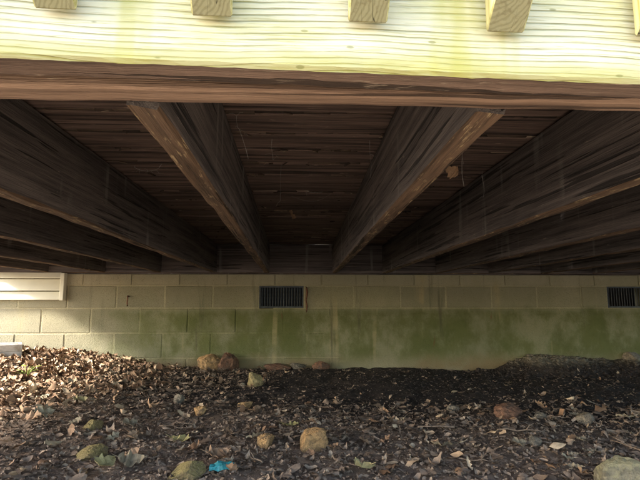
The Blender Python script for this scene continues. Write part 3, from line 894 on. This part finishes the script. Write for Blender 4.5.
leaf_obj(520, 448, 'maple', .06, 'leaf_pale', 20, 'pale crumpled leaf below the flat red brown stone', tilt=(.4, .1), seed=0)
leaf_obj(555, 474, 'oak', .06, 'leaf_brown', 150, 'orange brown leaf at the bottom edge right of centre', tilt=(.5, .1), lift=.02, seed=1)
leaf_obj(626, 420, 'oval', .075, 'leaf_pale', 150, 'curled pale leaf on dark soil at the right edge', tilt=(.4, .1), seed=2)
leaf_obj(80, 404, 'maple', .07, 'leaf_yellow', 40, 'yellow tan leaf above the farther mossy stone', tilt=(.5, .1), lift=.02, seed=1)
ANCH = [(218, 362, 'rock pair at the wall'), (255, 380, 'pointed yellow stone'), (312, 440, 'angular tan foreground rock'), (266, 441, 'round tan foreground stone'),
        (185, 470, 'mossy rock by the turquoise scrap'), (92, 455, 'nearer mossy lump at left'), (93, 425, 'farther mossy stone at left'), (508, 410, 'flat red brown stone'),
        (585, 418, 'round grey stone at far right'), (618, 470, 'pale block at the corner'), (26, 374, 'green sprig'), (14, 350, 'splash block'), (447, 446, 'large pale oak leaf'),
        (362, 470, 'yellow leaf at the bottom edge'), (200, 412, 'small tan stone at left centre'), (36, 420, 'long flat brown leaf at far left')]
def near_phrase(px, py):
    d, ax, ay, nm = min(((px - a_) ** 2 + (2 * (py - b_)) ** 2, a_, b_, n_) for a_, b_, n_ in ANCH)
    dx, dy = px - ax, (py - ay) * 1.6
    if abs(dx) > abs(dy): w = 'right of the ' if dx > 0 else 'left of the '
    else: w = 'in front of the ' if dy > 0 else 'behind the '
    return ('just ' if d < 900 else '') + w + nm
SH = {'oak': 'lobed', 'oval': 'oval', 'maple': 'broad'}
for cnt, x0, x1, y0, y1, s0, s1, cols, tl, lift, gname in (
        (15, 400, 636, 392, 474, .035, .062, ['leaf_pale'], .3, .012, 'pale dead leaves scattered on dark soil'),
        (18, 130, 400, 404, 478, .035, .068, ['leaf_brown'], .35, .014, 'brown dead leaves on the foreground litter'),
        (24, 2, 140, 366, 470, .05, .085, ['leaf_brown', 'leaf_pale'], .4, .02, 'dead leaves on the lit left litter')):
    for i in range(cnt):
        kd = ['oak', 'oval', 'maple'][i % 3]; cm = cols[i // 3 % len(cols)]
        px, py = rnd.uniform(x0, x1), rnd.uniform(y0, y1)
        sz_ = rnd.uniform(s0, s1)
        leaf_obj(px, py, kd, sz_, cm, rnd.uniform(0, 360), '%s%s %s dead leaf %s' % ('large ' if sz_ > s0 + .65 * (s1 - s0) else 'small ' if sz_ < s0 + .35 * (s1 - s0) else '', cm[5:], SH[kd], near_phrase(px, py)), gname, (rnd.gauss(0, tl), rnd.gauss(0, tl)), lift, i)
# dead leaves caught in webs under the deck
leaf_obj(0, 0, 'maple', .06, 'leaf_brown', 60, 'dead brown leaf hanging in a web under the middle deck boards', tilt=(1.2, .3), seed=0, loc=(-0.03, 2.15, 0.925))
leaf_obj(0, 0, 'maple', .055, 'leaf_brown', 200, 'orange brown leaf stuck under the deck boards at right', tilt=(1.0, -.3), seed=1, loc=(0.50, 1.5, 0.955))

# twigs
def twig(px, py, L, yaw, label, rad=0.003, group=None, seed=0):
    rr = random.Random(seed); p = ray_ground(px, py)
    bm = bmesh.new(); pts = []
    for i in range(6):
        t = i / 5 - 0.5
        X = t * L; w = rr.gauss(0, L * 0.02)
        wx = p.x + X * math.cos(R(yaw)) - w * math.sin(R(yaw)); wy = p.y + X * math.sin(R(yaw)) + w * math.cos(R(yaw))
        pts.append((X, w, float(gh(wx, wy, False)) - p.z + 0.018 + rr.uniform(0, .008)))
    tube_pts(bm, pts, [rad * (1 - 0.1 * i) for i in range(6)], 5)
    q = Vector(pts[3]); tube_pts(bm, [q, q + Vector((L * .10, L * .08, .015)), q + Vector((L * .2, L * .12, .02))], [rad * .6, rad * .5, rad * .3], 4)
    o = bm_obj('twig', bm, MAT['twig'], None, p, (0, 0, R(yaw)))
    return tag(o, label, 'twig', group)
twig(634, 455, .20, 100, 'upright leaning twig beside the pale lichen covered block', .004, None, 1)
twig(436, 432, .15, 175, 'straight pale twig lying behind the large pale oak leaf', .004, None, 2)
twig(522, 436, .17, -12, 'thin twig below the flat red brown stone', .0035, None, 3)
for i in range(8):
    tx_, ty_ = rnd.uniform(40, 620), rnd.uniform(395, 474)
    twig(tx_, ty_, rnd.uniform(.05, .15), rnd.uniform(0, 360), 'thin dry twig ' + near_phrase(tx_, ty_), rnd.uniform(.0015, .003), 'twigs in the litter', 20 + i)

# turquoise scrap: crumpled sheet with thickness
p = ray_ground(222, 473)
bm = bmesh.new(); rr = random.Random(5); nn = 7; grid = []
for j in range(4):
    row = []
    for i in range(nn):
        x = (i / (nn - 1) - .5) * .072; y_ = (j / 3 - .5) * .034 * (1 - 0.5 * abs(i / (nn - 1) - .5))
        row.append(bm.verts.new((x + rr.gauss(0, .0015), y_, 0.018 - 16 * y_ * y_ - 4 * x * x + 0.004 * math.sin(i * 2.2 + j) + rr.gauss(0, .0012))))
    grid.append(row)
for j in range(3):
    for i in range(nn - 1): bm.faces.new((grid[j][i], grid[j][i + 1], grid[j + 1][i + 1], grid[j + 1][i]))
bmesh.ops.solidify(bm, geom=bm.faces[:], thickness=0.002)
tag(bm_obj('plastic_scrap', bm, MAT['turq'], None, (p.x, p.y, p.z + 0.012), (R(28), 0, R(8)), False), 'crumpled turquoise plastic scrap in the foreground litter', 'plastic scrap')

# splash block at the left edge: shallow trough with raised rims
bm = bmesh.new()
def prism(bm, pts2, z0, z1):
    lo = [bm.verts.new((x, y, z0)) for x, y in pts2]; hi = [bm.verts.new((x, y, z1)) for x, y in pts2]
    n = len(pts2)
    bm.faces.new(list(reversed(lo))); bm.faces.new(hi)
    for i in range(n): bm.faces.new((lo[i], lo[(i + 1) % n], hi[(i + 1) % n], hi[i]))
A = (-0.33, -0.15); B = (0.33, -0.10); Cc = (0.33, 0.10); D = (-0.33, 0.15)
prism(bm, [A, B, Cc, D], 0.0, 0.045)
prism(bm, [A, B, (0.33, -0.075), (-0.33, -0.12)], 0.0455, 0.095)
prism(bm, [D, (-0.33, 0.12), (0.33, 0.075), Cc], 0.0455, 0.095)
prism(bm, [(0.305, -0.0745), (0.33, -0.0745), (0.33, 0.0745), (0.305, 0.0745)], 0.0455, 0.094)
bmesh.ops.bevel(bm, geom=bm.edges[:], offset=0.004, segments=1, affect='EDGES')
tag(bm_obj('splash_block', bm, MAT['splash'], None, (-2.27, 3.46, float(gh(-2.2, 3.46)) - 0.015), (0, 0, R(30)), False), 'pale concrete splash block half out of frame at the left edge', 'splash block')

# green sprig
p = ray_ground(26, 379)
bm = bmesh.new(); rr = random.Random(2)
for k in range(9):
    a = rr.uniform(0, 6.28); h = rr.uniform(.02, .075); d = rr.uniform(.02, .05)
    tip = Vector((math.cos(a) * d, math.sin(a) * d, h))
    tube_pts(bm, [(0, 0, 0), tip * .5 + Vector((0, 0, .012)), tip], .0018, 4)
    s = Vector((-math.sin(a), math.cos(a), 0)) * .014; o_ = Vector((math.cos(a), math.sin(a), .2)) * .035
    q = [bm.verts.new(v) for v in (tip, tip + o_ * .5 + s, tip + o_, tip + o_ * .5 - s)]; bm.faces.new(q)
tag(bm_obj('green_sprig', bm, MAT['sprig'], None, p, None, False), 'small fresh green sprig among tan leaves at far left', 'plant')

# ------------------------------------------------------------------ cobwebs under the deck
def web(pts, label, rad=0.0009, wisps=0, seed=0, group='cobwebs under the deck'):
    rr = random.Random(seed); o0 = Vector(pts[0]); bm = bmesh.new(); rad *= 0.28
    P = [Vector(q) - o0 for q in pts]
    fine = []
    for a, b in zip(P[:-1], P[1:]):
        for t in (0, .33, .66): fine.append(a.lerp(b, t) + Vector((rr.gauss(0, .003), rr.gauss(0, .003), -0.006 * math.sin(math.pi * t))))
    fine.append(P[-1])
    tube_pts(bm, fine, [rad * rr.uniform(.6, 1.5) for _ in fine], 4)
    for k in range(wisps):
        a = rr.choice(fine); b = a + Vector((rr.gauss(0, .011), rr.gauss(0, .02), rr.gauss(-.006, .008)))
        tube_pts(bm, [a, (a + b) / 2 + Vector((0, 0, .004)), b], rad * .7, 3)
    return tag(bm_obj('cobweb', bm, MAT['web'], None, o0, None, False), label, 'cobweb', group)
DZ = JZ + JH - 0.002
web([(-.16, 1.15, DZ - .01), (-.15, 1.2, DZ - .03), (-.135, 1.25, DZ - .09)], 'white cobweb wisp at the top right of the centre joist', .0012, 5, 1)
web([(-.085, 1.35, DZ), (-.075, 1.36, DZ - .06)], 'short cobweb tuft under the boards right of the centre joist', .001, 5, 2)
web([(-.06, 1.6, DZ), (-.062, 1.6, DZ - .13)], 'straight cobweb thread dangling in the middle bay', .0008, 1, 3)
web([(.03, 1.95, DZ - .01), (.10, 1.96, DZ - .012)], 'bright horizontal cobweb streak in the middle bay', .0016, 2, 4)
web([(-.03, 2.1, DZ), (.06, 2.12, DZ - .02), (.14, 2.05, DZ)], 'sagging cobweb strand behind the bright streak', .001, 4, 5)
web([(-.56, 1.62, DZ - .015), (-.50, 1.63, DZ - .02), (-.47, 1.62, DZ)], 'tangled white cobweb in the bay left of the centre joist', .0016, 9, 6)
web([(-.50, 2.4, DZ), (-.49, 2.4, DZ - .14)], 'cobweb thread hanging in the left bay', .0009, 1, 7)
web([(.415, 1.35, DZ - .08), (.47, 1.32, DZ - .01), (.475, 1.33, DZ - .14)], 'bent pale cobweb strand on the right joist', .0016, 5, 8)
web([(.60, 1.5, DZ - .06), (.602, 1.51, DZ - .13)], 'pale dusty cobweb hanging down the right joist side', .0014, 3, 9)
web([(.21, 1.35, DZ), (.215, 1.4, DZ - .1)], 'cobweb thread along the joist right of the middle bay', .0009, 2, 10)
web([(.44, 1.9, DZ - .01), (.50, 1.95, DZ - .015)], 'short white cobweb streak under the right bay boards', .0014, 3, 11)
